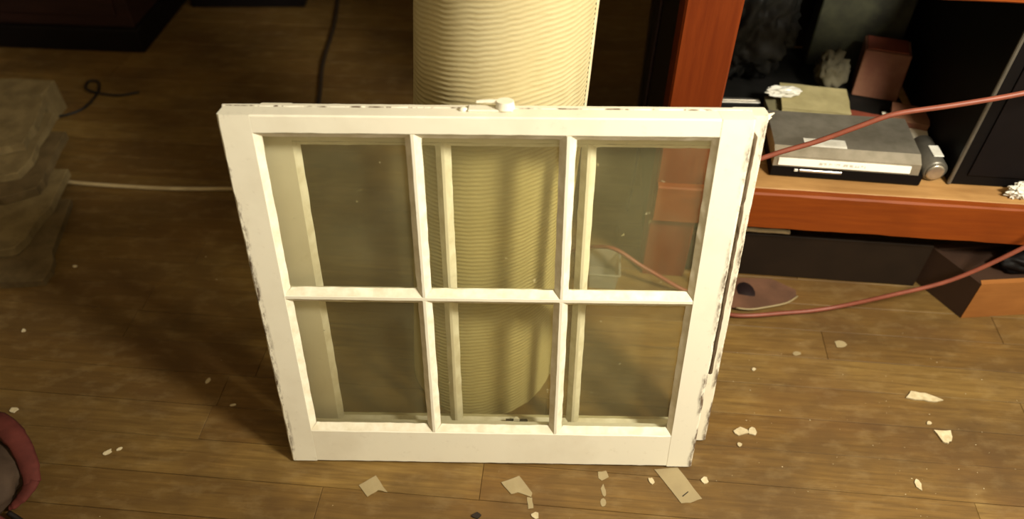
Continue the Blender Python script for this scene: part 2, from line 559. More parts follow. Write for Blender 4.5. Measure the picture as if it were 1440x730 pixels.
def make_sash(root, Wd, Hs, stile, top, bot, mids, bar_z, depth, paint, seed, top_back=0.0, wear_l=(0,), wear_r=(1,)):
    """Sash in its own frame: x across, y to the back, z up the face."""
    gy = 0.0115
    T = 0.007                       # face width of a glazing bar
    zt = Hs - top
    # board corner numbering for axis z: (x0,y0) (x1,y0) (x1,y1) (x0,y1)
    board('stile', (0, 0, 0), (stile, depth, Hs), 'z', paint, root, (0.0022, 0.0003, 0.0003, 0.0022), 40, 0.0006, wear_l, seed, 0.002)
    board('stile', (Wd - stile, 0, 0), (Wd, depth, Hs), 'z', paint, root, (0.0003, 0.0026, 0.0022, 0.0003), 40, 0.0008, wear_r, seed + 1, 0.003)
    board('top_rail', (stile + 0.0003, 0.0001, zt), (Wd - stile - 0.0003, depth - 0.0002, Hs), 'x', paint, root, 0.0016, 40, 0.0005, (), seed + 2)
    board('bottom_rail', (stile + 0.0003, 0.0001, 0), (Wd - stile - 0.0003, depth - 0.0002, bot), 'x', paint, root, 0.0018, 40, 0.0006, (), seed + 3)
    bt = bar_z[1] - 0.0095 - 0.0075
    board('glazing_bar', (stile, 0.0006, bt), (Wd - stile, depth - 0.003, bt + 0.008), 'x', paint, root, 0.0010, 40, 0.0004, (), seed + 4)
    for xm in mids:
        board('muntin', (xm - T / 2, 0.0003, bot), (xm + T / 2, depth - 0.003, bt), 'z', paint, root, 0.0010, 24, 0.0004, (), seed + 5)
        board('muntin', (xm - T / 2, 0.0003, bt + 0.008), (xm + T / 2, depth - 0.003, zt), 'z', paint, root, 0.0010, 24, 0.0004, (), seed + 6)
    xs = [stile] + [q for xm in mids for q in (xm - T / 2, xm + T / 2)] + [Wd - stile]
    rows = [(bot, bt), (bt + 0.008, zt)]
    k = 0
    for (z0, z1) in rows:
        for i in range(0, len(xs), 2):
            g = box('glass_pane', (xs[i] + 0.001, gy, z0 + 0.001), (xs[i + 1] - 0.001, gy + 0.003, z1 - 0.001), 'glass', root, 0)
            putty_ring('putty', xs[i], xs[i + 1], z0, z1, 0.0012, gy - 0.0004, 0.0088, g, seed * 10 + k, 0.003)
            k += 1
    return root

front = empty('window_sash', S1, 'front white six-pane wooden window sash with painted sash lock, standing on floor', 'window sash')
W1, H1 = 0.796, 0.736
make_sash(front, W1, H1, 0.0498, 0.0296, 0.0850, (0.2885, 0.5225), (0.385, 0.4155), 0.035, 'paint', 11)
# meeting rail lip that projects behind the top rail
board('meeting_rail', (-0.004, 0.0352, H1 - 0.026), (W1 + 0.002, 0.047, H1 - 0.0004), 'x', 'paint', front, 0.002, 48, 0.0009, (3,), 71, 0.003)
board('gap_shade_strip', (W1 + 0.0003, 0.004, 0.24), (W1 + 0.0078, 0.030, H1 - 0.030), 'z', 'gapwood', front, 0.0014, 40, 0.0018, (), 73)  # strip added; its brown stands in for the dark gap and worn edge
# cam lock on the top rail
lk = Matrix.Translation((0.405, 0.030, H1))
lock = box('sash_lock', (-0.034, -0.012, 0), (0.034, 0.012, 0.0035), 'paint', front, 0.0016)
lock.matrix_local = lk
bm = bmesh.new()
bmesh.ops.create_cone(bm, cap_ends=True, segments=28, radius1=0.0150, radius2=0.0130, depth=0.011, matrix=Matrix.Translation((0.022, 0.0, 0.0087)))
from_bm('lock_cam', bm, 'paint', lock, False)
tube('lock_lever', [(0.020, 0.003, 0.010), (0.004, 0.005, 0.011), (-0.012, 0.006, 0.0105), (-0.022, 0.005, 0.010)], [0.0060, 0.0052, 0.0044, 0.0036], 'paint', lock, 8, 4, 0.6)
for sx_ in (-0.041,):
    lump('paint_blob', (sx_, -0.004, 0.001), (0.0065, 0.0055, 0.0045), 'paint', lock, 2, 0.15, 2, 3)

S2 = Matrix.Translation(O1 + (ROT @ Vector((0.0375, 0.060, 0.0122)))) @ ROT
back = empty('window_sash', S2, 'rear aged white window sash leaning behind the front sash, shifted right', 'window sash')
W2, H2 = 0.796, 0.706
make_sash(back, W2, H2, 0.0498, 0.052, 0.034, (0.2885, 0.5225), (0.330, 0.357), 0.033, 'paint2', 31, wear_l=(), wear_r=(1,))
# keeper of the sash lock on its bottom rail
kp = box('lock_keeper', (-0.022, -0.004, 0.001), (0.022, 0.004, 0.010), 'dirt', back, 0.0015)
kp.matrix_local = Matrix.Translation((0.410, -0.0050, 0.0450))
prism('keeper_tip', [(-0.006, -0.004), (0.006, -0.004), (0.0, 0.004)], 0.010, 0.016, 'paint', kp)
# split splinters at its top right corner
for i, (dx, dz, ln) in enumerate(((0.004, -0.004, 0.014), (0.004, -0.013, 0.012), (0.003, -0.022, 0.010))):
    bm = bmesh.new()
    bmesh.ops.create_cone(bm, cap_ends=True, segments=5, radius1=0.0045, radius2=0.0008, depth=ln,
                          matrix=Matrix.Translation((W2 + dx, 0.012 + 0.006 * i, H2 + dz)) @ Matrix.Rotation(math.radians(60), 4, 'Y'))
    from_bm('splinter', bm, 'paint2', back)

# ------------------------------------------------------------------ carpet roll
RB = Vector((-0.064, 1.073, 0.0))
RA = Vector((0.071, 0.188, 1.0)).normalized()
RR_ = 0.1535
e1 = (Vector((1, 0, 0)) - RA * RA.x).normalized()
e2 = RA.cross(e1)
RM = Matrix.Identity(4)
for i in range(3):
    RM[i][0], RM[i][1], RM[i][2] = e1[i], e2[i], RA[i]
lift = RR_ * math.sin(math.acos(RA.z)) + 0.002
RM.translation = RB + Vector((0, 0, lift))
roll = empty('carpet_roll', RM, 'tall cream ribbed carpet roll standing behind the window sashes', 'carpet')
NT, pitch, HR = 168, 0.0080, 1.22
TH0 = math.radians(-14)           # seam of the outer layer, on the right-hand side
def roll_r(u):
    return RR_ - 0.006 + 0.006 * u
def foot(x, y):
    return (0.0012 - lift - e1.z * x - e2.z * y) / RA.z
def roll_mesh():
    V, F, G = [], [], []
    nz = int(HR / (pitch / 4))
    for k in range(nz + 1):
        z = HR * k / nz
        for i in range(NT + 1):
            u = i / NT                         # 1 at the seam, outermost
            th = TH0 - 2 * PI * (1 - u)
            cx, sy = math.cos(th), math.sin(th)
            wob = noise.noise(Vector((cx * 2.5, sy * 2.5, z * 5))) * 0.0035 + noise.noise(Vector((cx * 9, sy * 9, z * 14))) * 0.0016
            ph = (z - 0.030 * cx + wob) / pitch
            brk = 0.5 + 0.5 * noise.noise(Vector((cx * 5, sy * 5, z * 9 + 4)))
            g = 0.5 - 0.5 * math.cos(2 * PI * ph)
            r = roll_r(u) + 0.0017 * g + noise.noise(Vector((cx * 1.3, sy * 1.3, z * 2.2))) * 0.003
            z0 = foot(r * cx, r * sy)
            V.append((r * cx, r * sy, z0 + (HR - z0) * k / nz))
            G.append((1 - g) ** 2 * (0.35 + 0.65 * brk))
    n = NT + 1
    for k in range(nz):
        for i in range(NT):
            F.append((k * n + i, k * n + i + 1, (k + 1) * n + i + 1, (k + 1) * n + i))
    me = bpy.data.meshes.new('roll_body')
    me.from_pydata(V, [], F)
    at = me.attributes.new('groove', 'FLOAT', 'POINT')
    at.data.foreach_set('value', G)
    me.update()
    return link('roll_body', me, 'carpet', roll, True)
roll_mesh()
# bound edge of the outer layer down the seam
V, F = [], []
nz = 60
for k in range(nz + 1):
    z = HR * k / nz
    w = noise.noise(Vector((0, 3, z * 4))) * 0.002
    zz = k / nz
    for (dth, dr) in ((-0.055, 0.0012), (-0.05, 0.0045), (0.0, 0.0045), (0.008, 0.0), (0.008, -0.008)):
        th = TH0 + dth
        r = RR_ + dr + w
        fz = foot(r * math.cos(th), r * math.sin(th))
        V.append((r * math.cos(th), r * math.sin(th), fz + (HR - fz) * zz))
for k in range(nz):
    for i in range(4):
        F.append((k * 5 + i, k * 5 + i + 1, (k + 1) * 5 + i + 1, (k + 1) * 5 + i))
from_py('bound_edge', V, F, 'selvage', roll, True)
# rolled layers seen at both ends
def spiral_end(z, nm):
    V, F = [], []
    tn = 5.0
    N = 240
    for k in range(N + 1):
        th = TH0 - 2 * PI * tn * (k / N)
        r = RR_ - 0.002 - 0.026 * tn * (k / N)
        r = max(r, 0.012)
        for (dr, dz) in ((0, 0), (-0.018, 0), (-0.018, 0.006 if z < 0.1 else -0.006)):
            rr = max(r + dr, 0.004)
            V.append((rr * math.cos(th), rr * math.sin(th), (foot(rr * math.cos(th), rr * math.sin(th)) if z < 0.1 else z) + dz))
    for k in range(N):
        for i in range(2):
            F.append((k * 3 + i, k * 3 + i + 1, (k + 1) * 3 + i + 1, (k + 1) * 3 + i))
    return from_py(nm, V, F, 'selvage', roll)
spiral_end(0.0008, 'rolled_layers')
spiral_end(HR - 0.0008, 'rolled_layers')

# ------------------------------------------------------------------ shelf unit on the right
SP = Vector((0.405, 1.30, 0.0))
SY = math.radians(-6)
SM = Matrix.Translation(SP) @ Matrix.Rotation(SY, 4, 'Z')
def at_shelf(s, d, z, rz=0.0):
    return SM @ Matrix.Translation((s, d, z)) @ Matrix.Rotation(rz, 4, 'Z')
shelf = empty('shelf_unit', SM, 'red stained wooden shelf unit with plywood shelf and square posts', 'shelf')
board('front_rail', (-0.083, 0.0, 0.195), (1.25, 0.022, 0.296), 'x', 'orange', shelf, 0.003, 40, 0.0008, (), 91)
board('top_rail', (-0.083, 0.0, 0.750), (1.25, 0.022, 0.850), 'x', 'orange', shelf, 0.003, 30, 0.0006, (), 92)
for s0 in (-0.088, 1.12):
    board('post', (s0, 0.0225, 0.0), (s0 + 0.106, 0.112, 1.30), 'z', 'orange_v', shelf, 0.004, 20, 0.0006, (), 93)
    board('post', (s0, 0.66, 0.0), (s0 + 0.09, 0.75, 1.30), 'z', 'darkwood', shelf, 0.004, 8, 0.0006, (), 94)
board('shelf_board', (-0.055, 0.1125, 0.276), (1.2, 0.655, 0.2945), 'x', 'ply', shelf, 0.0015, 20, 0.0004, (), 95)
board('shelf_board', (0.021, 0.0228, 0.276), (1.118, 0.1122, 0.2942), 'x', 'ply', shelf, 0.0015, 20, 0.0006, (), 96)
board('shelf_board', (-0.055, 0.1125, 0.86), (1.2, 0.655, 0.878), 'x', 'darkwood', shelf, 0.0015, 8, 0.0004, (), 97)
board('shade_board', (0.020, 0.045, 0.0005), (0.575, 0.060, 0.136), 'x', 'shadedark', shelf, 0.0015, 20, 0.0004, (), 98)  # board added to keep the space under the rail dark
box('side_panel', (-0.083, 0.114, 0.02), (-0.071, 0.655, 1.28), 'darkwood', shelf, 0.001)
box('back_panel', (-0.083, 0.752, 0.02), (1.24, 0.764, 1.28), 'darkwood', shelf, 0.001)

# -- things on the shelf
Z0 = 0.2948
sheet = prism('shade_sheet', ragged([(0.03, 0.245), (0.535, 0.245), (0.535, 0.640), (0.03, 0.640)], 61, 0.006, 8), 0.2946, 0.2962, 'bag', None)  # sheet added to darken plywood that the lamp lights too strongly
sheet.matrix_world = SM
tag(sheet, 'black sheet added to darken the plywood shelf under the clutter', 'sheet')
ZB = 0.2966
# slim silver and black disc player
dv = empty('disc_player', at_shelf(0.325, 0.062, Z0, math.radians(-1)), 'slim silver and black disc player lying on the plywood shelf', 'electronics')
def profile(name, prof, x0, x1, mat, parent):
    V = [(x, y, z) for x in (x0, x1) for (y, z) in prof]
    n = len(prof)
    F = [(i, (i + 1) % n, n + (i + 1) % n, n + i) for i in range(n)] + [tuple(range(n))[::-1], tuple(range(n, 2 * n))]
    bm = bmesh.new()
    vv = [bm.verts.new(p) for p in V]
    for f in F:
        bm.faces.new([vv[i] for i in f])
    return from_bm(name, bm, mat, parent)
profile('lower_case', [(0.004, 0.0), (0.17, 0.0), (0.17, 0.030), (0.0, 0.030), (0.0, 0.006)], -0.160, 0.160, 'black', dv)
profile('upper_case', [(0.006, 0.0545), (0.03, 0.066), (0.17, 0.062), (0.17, 0.0302), (0.001, 0.0302)], -0.160, 0.150, 'casegrey', dv)
profile('top_highlight', [(0.030, 0.0664), (0.036, 0.0675), (0.06, 0.0668), (0.06, 0.0660)], -0.095, -0.005, 'foil', dv)  # white patch paints the highlight on the case top
st = box('silver_strip', (-0.14, -0.0015, -0.0085), (0.14, 0.0015, 0.0085), 'strip', dv, 0.0006)
st.matrix_local = Matrix.Translation((-0.01, 0.0015, 0.0425)) @ Matrix.Rotation(math.radians(-12), 4, 'X')
tag(st, 'pale silver front strip with tiny worn print')
sl = box('disc_slot', (-0.045, -0.001, -0.003), (0.045, 0.001, 0.003), 'chrome', dv, 0.0005)
sl.matrix_local = Matrix.Translation((-0.055, -0.0010, 0.0225))
box('button', (-0.112, -0.003, 0.020), (-0.104, 0.0, 0.026), 'foil', dv, 0.0006)
# round silver canister at its end
cn = empty('canister', at_shelf(0.517, 0.080, Z0 + 0.0275, math.radians(3)), 'short round grey canister lying at right end of the disc player', 'canister')
def lathe(name, prof, mat, parent, axis='y', n=28, smooth=True):
    V, F = [], []
    for (a, r) in prof:
        for i in range(n):
            t = 2 * PI * i / n
            p = (r * math.cos(t), a, r * math.sin(t)) if axis == 'y' else (r * math.cos(t), r * math.sin(t), a)
            V.append(p)
    for k in range(len(prof) - 1):
        for i in range(n):
            F.append((k * n + i, k * n + (i + 1) % n, (k + 1) * n + (i + 1) % n, (k + 1) * n + i))
    bm = bmesh.new()
    vv = [bm.verts.new(p) for p in V]
    for f in F:
        bm.faces.new([vv[i] for i in f])
    bm.faces.new(vv[:n]); bm.faces.new(vv[-n:])
    return from_bm(name, bm, mat, parent, smooth)
lathe('can_body', [(0.0, 0.0215), (0.004, 0.0265), (0.10, 0.0268), (0.104, 0.022)], 'greysteel', cn)
lathe('can_lid', [(-0.004, 0.014), (-0.003, 0.019), (0.0, 0.0205)], 'chrome', cn)
box('label_patch', (-0.006, 0.02, 0.0262), (0.016, 0.06, 0.0285), 'foil', cn, 0.001)

def flat_item(name, s, d, z, rz, sx_, sy_, th, mat, label, cat, group=None, tilt=0.0, seed=1, pages=None):
    e = empty(name, at_shelf(s, d, z, rz) @ Matrix.Rotation(tilt, 4, 'X'), label, cat, group)
    poly = ragged([(-sx_ / 2, -sy_ / 2), (sx_ / 2, -sy_ / 2), (sx_ / 2, sy_ / 2), (-sx_ / 2, sy_ / 2)], seed, 0.0012, 4)
    prism('cover', poly, th * 0.85, th, mat, e)
    prism('pages', [(x * 0.975, y * 0.975) for x, y in poly], 0.0, th * 0.84, pages or 'paper', e)
    return e
flat_item('magazine', 0.285, 0.305, ZB, math.radians(4), 0.19, 0.12, 0.020, 'mag2', 'olive grey magazine at the bottom of the small pile behind the disc player', 'magazine', seed=4, pages='mag')
flat_item('magazine', 0.300, 0.335, ZB + 0.0205, math.radians(-5), 0.16, 0.11, 0.016, 'mag', 'yellowed magazine on top of the small pile behind the disc player', 'magazine', seed=5, pages='mag')
flat_item('booklet', 0.395, 0.284, ZB, math.radians(-14), 0.13, 0.055, 0.022, 'redpaper', 'red card booklet lying right of the yellowed magazines', 'booklet', seed=6, pages='redpaper')
flat_item('paper_stack', 0.500, 0.262, ZB, math.radians(-12), 0.100, 0.090, 0.020, 'paper', 'small stack of white paper behind the grey canister', 'paper', seed=8)
flat_item('paper_stack', 0.515, 0.290, ZB + 0.0203, math.radians(-16), 0.085, 0.075, 0.016, 'pinkbox', 'pink card pad on top of the white paper stack', 'paper', seed=9, pages='pinkbox')

rl = empty('ruler', at_shelf(0.115, 0.36, ZB, math.radians(3)), 'flat pale metal ruler lying left of the magazine pile', 'ruler')
box('ruler_blade', (-0.07, -0.010, 0), (0.065, 0.010, 0.003), 'chrome', rl, 0.0006)
box('ruler_ridge', (-0.07, -0.002, 0.003), (0.065, 0.002, 0.0042), 'chrome', rl, 0.0005)
# faded red carton, tilted
cb = empty('carton', at_shelf(0.462, 0.405, ZB, math.radians(-12)), 'faded red carton leaning in the shelf above the paper stack', 'box')
bm = bmesh.new(); add_box(bm, (-0.050, 0, 0.0002), (0.058, 0.075, 0.115), 0.002, Matrix.Translation((0, 0, 0.0005)) @ Matrix.Shear('XY', 4, (0.0, 0.20)))
from_bm('carton_body', bm, 'pinkbox', cb)
bm = bmesh.new(); add_box(bm, (-0.045, 0.004, 0.1165), (0.050, 0.070, 0.119), 0.0008, Matrix.Shear('XY', 4, (0.0, 0.20)))
from_bm('carton_flap', bm, 'redpaper', cb)
# olive cloth bundle
tag(lump('cloth_bundle', SM @ Vector((0.352, 0.435, ZB + 0.055)), (0.034, 0.040, 0.050), 'greycloth', None, 4, 0.35, 1.9, 4, ZB + 0.0005), 'olive grey cloth bundle stuffed left of the faded red carton', 'cloth')
# printed box behind
gb = empty('patterned_box', at_shelf(0.44, 0.545, ZB, math.radians(-4)), 'tall dim green patterned box at the back of the shelf', 'box')
box('box_body', (-0.12, 0, 0), (0.10, 0.08, 0.33), 'greenbox', gb, 0.003)
box('box_side_label', (0.101, 0.01, 0.02), (0.1025, 0.07, 0.31), 'greysteel', gb, 0.0004)
# black bags
tag(lump('plastic_bag', SM @ Vector((0.140, 0.485, ZB + 0.150)), (0.105, 0.080, 0.150), 'bag', None, 5, 0.35, 1.7, 2, ZB + 0.0005), 'large crumpled black plastic bag at left end of the shelf', 'bag')
# crumpled clear white plastic bits
for i, (s, d, z, r3, lb) in enumerate((
        (0.222, 0.335, ZB + 0.050, (0.034, 0.011, 0.010), 'crumpled white plastic strip on top of the magazines'),
        (0.165, 0.285, ZB + 0.010, (0.040, 0.014, 0.010), 'flattened white plastic wrapper left of the magazines'),
        (0.215, 0.232, ZB + 0.010, (0.022, 0.010, 0.0095), 'white plastic scrap between the sash corner and the magazines'))):
    q = SM @ Vector((s, d, z + 0.0002))
    tag(lump('plastic_scrap', q, r3, 'foil', None, 3, 0.6, 2.4, 10 + i, z - 0.0095 if i else ZB + 0.0372, False), lb, 'plastic scrap')
for i, (s, d, lb) in enumerate(((0.300, 0.232, 'pale pen lying just in front of the magazine pile'), (0.322, 0.236, 'shorter pale pencil stub right of the pen before the magazines'))):
    a = SM @ Vector((s, d, ZB + 0.0038)); b = SM @ Vector((s + 0.028 - 0.010 * i, d + 0.022, ZB + 0.0038))
    tag(tube('pen', [a, a.lerp(b, 0.5), b], 0.0036, 'foil', None, 8, 2), lb, 'pen')
# tall black box on the right
tv = empty('computer_tower', at_shelf(0.552, 0.075, Z0), 'tall black case with grey corner edge at right end of the shelf', 'electronics')
box('case', (0, 0.0, 0), (0.50, 0.50, 0.43), 'black', tv, 0.004)
box('corner_trim', (-0.002, -0.002, 0.001), (0.006, 0.006, 0.428), 'greysteel', tv, 0.002)
box('front_panel', (0.03, -0.004, 0.03), (0.47, -0.0002, 0.40), 'plinth', tv, 0.001)
tag(lump('foil_ball', SM @ Vector((0.690, 0.045, Z0 + 0.018)), (0.024, 0.013, 0.016), 'foil', None, 4, 0.55, 2.6, 3, Z0 + 0.0003, False), 'crumpled shiny foil ball in front of the tall black case', 'foil')

# ------------------------------------------------------------------ cords
tag(tube('extension_cord', [(0.475, 1.262, 0.006), (0.468, 1.258, 0.03), (0.470, 1.250, 0.12), (0.466, 1.240, 0.25), (0.462, 1.228, 0.36), (0.478, 1.222, 0.425), (0.519, 1.222, 0.451), (0.595, 1.220, 0.483), (0.663, 1.213, 0.524), (0.718, 1.207, 0.555), (0.810, 1.197, 0.580), (0.920, 1.186, 0.613), (1.02, 1.177, 0.655), (1.2, 1.16, 0.75), (1.35, 1.13, 0.86)], 0.0052, 'redcord'),
    'upper red extension cord strung slack across the open front of the shelf', 'cord')
tag(tube('extension_cord', [(0.14, 1.40, 0.006), (0.175, 1.37, 0.05), (0.222, 1.33, 0.093), (0.254, 1.31, 0.099), (0.306, 1.285, 0.075), (0.340, 1.275, 0.058), (0.393, 1.262, 0.028), (0.437, 1.248, 0.010), (0.475, 1.215, 0.006), (0.505, 1.190, 0.008), (0.553, 1.181, 0.012), (0.641, 1.190, 0.011), (0.700, 1.195, 0.012), (0.769, 1.200, 0.022), (0.866, 1.190, 0.070), (0.983, 1.180, 0.134), (1.086, 1.170, 0.243), (1.15, 1.16, 0.34), (1.3, 1.12, 0.6)], 0.0050, 'redcord'),
    'lower red extension cord rising from the floor past the wooden crate', 'cord')
tag(tube('white_cord', [(-1.330, 1.712, 0.012), (-1.3, 1.703, 0.009), (-1.243, 1.687, 0.007), (-1.138, 1.674, 0.006), (-0.994, 1.661, 0.006), (-0.893, 1.657, 0.006), (-0.774, 1.657, 0.006), (-0.690, 1.655, 0.006)], 0.0058, 'whitecord'),
    'dirty white cord lying straight across floor left of the sashes', 'cord')
tag(tube('wire', [(-1.479, 2.008, 0.004), (-1.419, 2.012, 0.004), (-1.365, 2.042, 0.004), (-1.344, 2.094, 0.004), (-1.344, 2.164, 0.005), (-1.366, 2.212, 0.006), (-1.394, 2.212, 0.007), (-1.389, 2.173, 0.009), (-1.354, 2.144, 0.011), (-1.273, 2.131, 0.005), (-1.209, 2.151, 0.004)], 0.0040, 'blackcord'),
    'thin black wire curled into a loop on the floor', 'wire')
tag(tube('hose', [(-0.70, 2.95, 0.009), (-0.667, 2.797, 0.009), (-0.645, 2.575, 0.009), (-0.641, 2.329, 0.009), (-0.62, 2.15, 0.009), (-0.60, 2.02, 0.009), (-0.52, 1.9, 0.009)], 0.0065, 'browncord'),
    'dark hose running back across the floor left of carpet roll', 'hose')
a = SM
tag(tube('hanging_cord', [a @ Vector((-0.095, 0.40, 1.25)), a @ Vector((-0.097, 0.395, 0.9)), a @ Vector((-0.094, 0.39, 0.55)), a @ Vector((-0.100, 0.36, 0.35)), a @ Vector((-0.11, 0.30, 0.10)), a @ Vector((-0.12, 0.25, 0.006))], 0.0045, 'purplecord'),
    'dark purple cord hanging against the shelf side panel', 'cord')

# ------------------------------------------------------------------ under and before the shelf
# wooden crate, one corner towards us
cr = empty('wooden_crate', Matrix.Translation((1.055, 1.183, 0)) @ Matrix.Rotation(math.radians(4), 4, 'Z'), 'small orange wooden crate with dark side under the shelf rail', 'crate')
V0 = [(0.0, 0.0), (0.30, 0.0), (0.30, 0.16), (-0.055, 0.13)]
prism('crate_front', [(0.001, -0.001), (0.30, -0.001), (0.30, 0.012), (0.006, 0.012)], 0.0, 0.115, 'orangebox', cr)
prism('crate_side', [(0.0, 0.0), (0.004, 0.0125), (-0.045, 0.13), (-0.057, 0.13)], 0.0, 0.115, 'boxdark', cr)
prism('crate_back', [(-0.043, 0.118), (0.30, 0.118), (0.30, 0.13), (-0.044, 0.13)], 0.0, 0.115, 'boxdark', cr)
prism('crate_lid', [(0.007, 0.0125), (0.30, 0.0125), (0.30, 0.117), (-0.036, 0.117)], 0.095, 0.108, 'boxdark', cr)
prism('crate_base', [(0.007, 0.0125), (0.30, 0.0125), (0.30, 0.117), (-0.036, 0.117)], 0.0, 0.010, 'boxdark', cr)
tag(lump('black_pouch', (1.215, 1.236, 0.136), (0.105, 0.034, 0.028), 'black', None, 4, 0.22, 1.8, 8, 0.1155), 'lumpy black pouch lying on the wooden crate', 'pouch')
# reddish card with a dark hole
cd = empty('cardboard_sheet', Matrix.Identity(4), 'reddish cardboard sheet with dark round hole on floor beside sash edge', 'cardboard')
outl = [(0.50, 1.214), (0.56, 1.200), (0.60, 1.208), (0.655, 1.224), (0.685, 1.245), (0.690, 1.270), (0.64, 1.308), (0.52, 1.315)]
def curl_z(x, y):
    return max(0, (1.245 - y)) * 0.18
prism('sheet', outl, 0.0012, 0.0040, 'redcard', cd, z_fn=curl_z)
lathe('hole_disc', [(0.0, 0.017), (0.003, 0.020), (0.004, 0.0195)], 'hole', cd, 'z', 24).matrix_local = Matrix.Translation((0.566, 1.262, 0.0043)) @ Matrix.Diagonal((1.1, 1.55, 1.0, 1.0))  # solid near-black disc stands in for the darkness of the hole
tube('curled_edge', [(0.53, 1.206, 0.011), (0.56, 1.200, 0.0125), (0.60, 1.208, 0.0105), (0.655, 1.224, 0.008), (0.688, 1.248, 0.0055)], 0.0022, 'tape', cd, 6, 3)
# pale stick under the shelf
tag(tube('paper_twist', [SM @ Vector((s_, 0.0525, 0.1435 + dz)) for s_, dz in ((0.12, 0.0), (0.15, 0.001), (0.18, 0.0), (0.215, 0.001), (0.245, 0.0))], 0.0065, 'paper', None, 8, 4, 0.8), 'twisted strip of pale paper tucked under the shelf rail', 'paper')
# clear plastic tub seen through the right upper pane
tb = empty('plastic_tub', Matrix.Translation((0.224, 1.318, 0)) @ Matrix.Rotation(math.radians(-6), 4, 'Z') @ Matrix.Diagonal((0.9, 0.9, 0.62, 1)), 'small clear plastic tub on the floor behind the right panes', 'tub')
def tub():
    bm = bmesh.new()
    for (z, k) in ((0.0, 0.9), (0.085, 1.0)):
        pass
    o_ = [(-0.040, -0.050), (0.040, -0.050), (0.040, 0.045), (-0.040, 0.045)]
    def ring(k, z):
        return [bm.verts.new((x * k, y * k, z)) for x, y in o_]
    r = [ring(0.88, 0.0005), ring(1.0, 0.085), ring(1.07, 0.086), ring(1.07, 0.089), ring(0.96, 0.089), ring(0.85, 0.004)]
    for a_, b_ in zip(r, r[1:]):
        for i in range(4):
            bm.faces.new((a_[i], a_[(i + 1) % 4], b_[(i + 1) % 4], b_[i]))
    bm.faces.new(r[0][::-1]); bm.faces.new(r[-1])
    return from_bm('tub_body', bm, 'clear', tb)
tub()
tube('tub_rim', [(-0.043, -0.054, 0.091), (0.043, -0.054, 0.091), (0.043, 0.048, 0.091), (-0.043, 0.048, 0.091), (-0.043, -0.054, 0.091)], 0.0022, 'clear', tb, 6, 1)

# ------------------------------------------------------------------ left side
# stack of weathered boards at the frame edge, stepping back
slabs = [
    ('slab', [(-1.168, 1.398), (-1.140, 1.330), (-1.146, 1.296), (-1.245, 1.284), (-1.48, 1.27), (-1.50, 1.60), (-1.20, 1.60)], 0.000, 0.020, 'slab2', 'lowest ragged brown board of the stack at left edge'),
    ('slab', [(-1.221, 1.540), (-1.232, 1.457), (-1.244, 1.383), (-1.275, 1.373), (-1.50, 1.36), (-1.52, 1.70), (-1.24, 1.70)], 0.0212, 0.045, 'slab', 'second board from bottom of the left stack, with broken curved edge'),
    ('slab', [(-1.277, 1.700), (-1.262, 1.620), (-1.266, 1.586), (-1.342, 1.545), (-1.52, 1.53), (-1.54, 1.84), (-1.29, 1.84)], 0.0462, 0.072, 'slab2', 'middle board of the left stack, lying below the narrow dark board'),
    ('slab', [(-1.329, 1.760), (-1.310, 1.680), (-1.321, 1.619), (-1.40, 1.60), (-1.54, 1.60), (-1.56, 1.92), (-1.34, 1.90)], 0.0732, 0.095, 'slab', 'fourth board from bottom of the left stack, under the tan top board'),
    ('slab', [(-1.375, 1.940), (-1.345, 1.800), (-1.337, 1.715), (-1.40, 1.690), (-1.56, 1.69), (-1.58, 1.95)], 0.0962, 0.122, 'slab', 'topmost tan board of the stack at left edge'),
]
for i, (nm, poly, z0, z1, mt, lb) in enumerate(slabs):
    o = prism('board_piece', ragged(poly, 40 + i, 0.006, 2), z0, z1, mt, None, 0.0025)
    tag(o, lb, 'board', 'weathered boards stacked at left')
bl = prism('wood_block', ragged([(-1.60, 1.98), (-1.415, 1.985), (-1.41, 2.07), (-1.60, 2.08)], 77, 0.004, 3), 0.0, 0.10, 'slab', None, 0.003)
tag(bl, 'small tan wood block standing behind the left board stack', 'block')

# red bag at bottom left
bg = empty('bag', Matrix.Translation((-0.985, 0.76, 0)), 'brown padded bag with red straps at bottom left corner', 'bag')
lump('bag_body', (-0.045, -0.02, 0.030), (0.082, 0.085, 0.043), 'brownbag', bg, 4, 0.14, 1.4, 5, 0.0004)
tube('strap', [(-0.125, 0.135, 0.012), (-0.085, 0.125, 0.040), (-0.050, 0.105, 0.060), (-0.012, 0.080, 0.066), (0.022, 0.050, 0.060), (0.050, 0.012, 0.046), (0.064, -0.018, 0.034)], [0.016, 0.019, 0.021, 0.021, 0.019, 0.018, 0.016], 'redcloth', bg, 10, 6, 0.45)
tube('strap', [(0.064, -0.012, 0.036), (0.056, -0.035, 0.028), (0.042, -0.052, 0.020), (0.030, -0.058, 0.014)], [0.015, 0.013, 0.010, 0.007], 'redcloth', bg, 10, 6, 0.5)
tube('strap', [(-0.10, -0.085, 0.060), (-0.05, -0.085, 0.062), (0.00, -0.092, 0.050), (0.045, -0.110, 0.022), (0.09, -0.135, 0.008)], 0.020, 'redcloth', bg, 10, 5, 0.38)
tube('piping', [(0.035, -0.070, 0.018), (0.065, -0.085, 0.010), (0.105, -0.115, 0.006), (0.14, -0.15, 0.005)], 0.005, 'blackcord', bg, 8, 4)

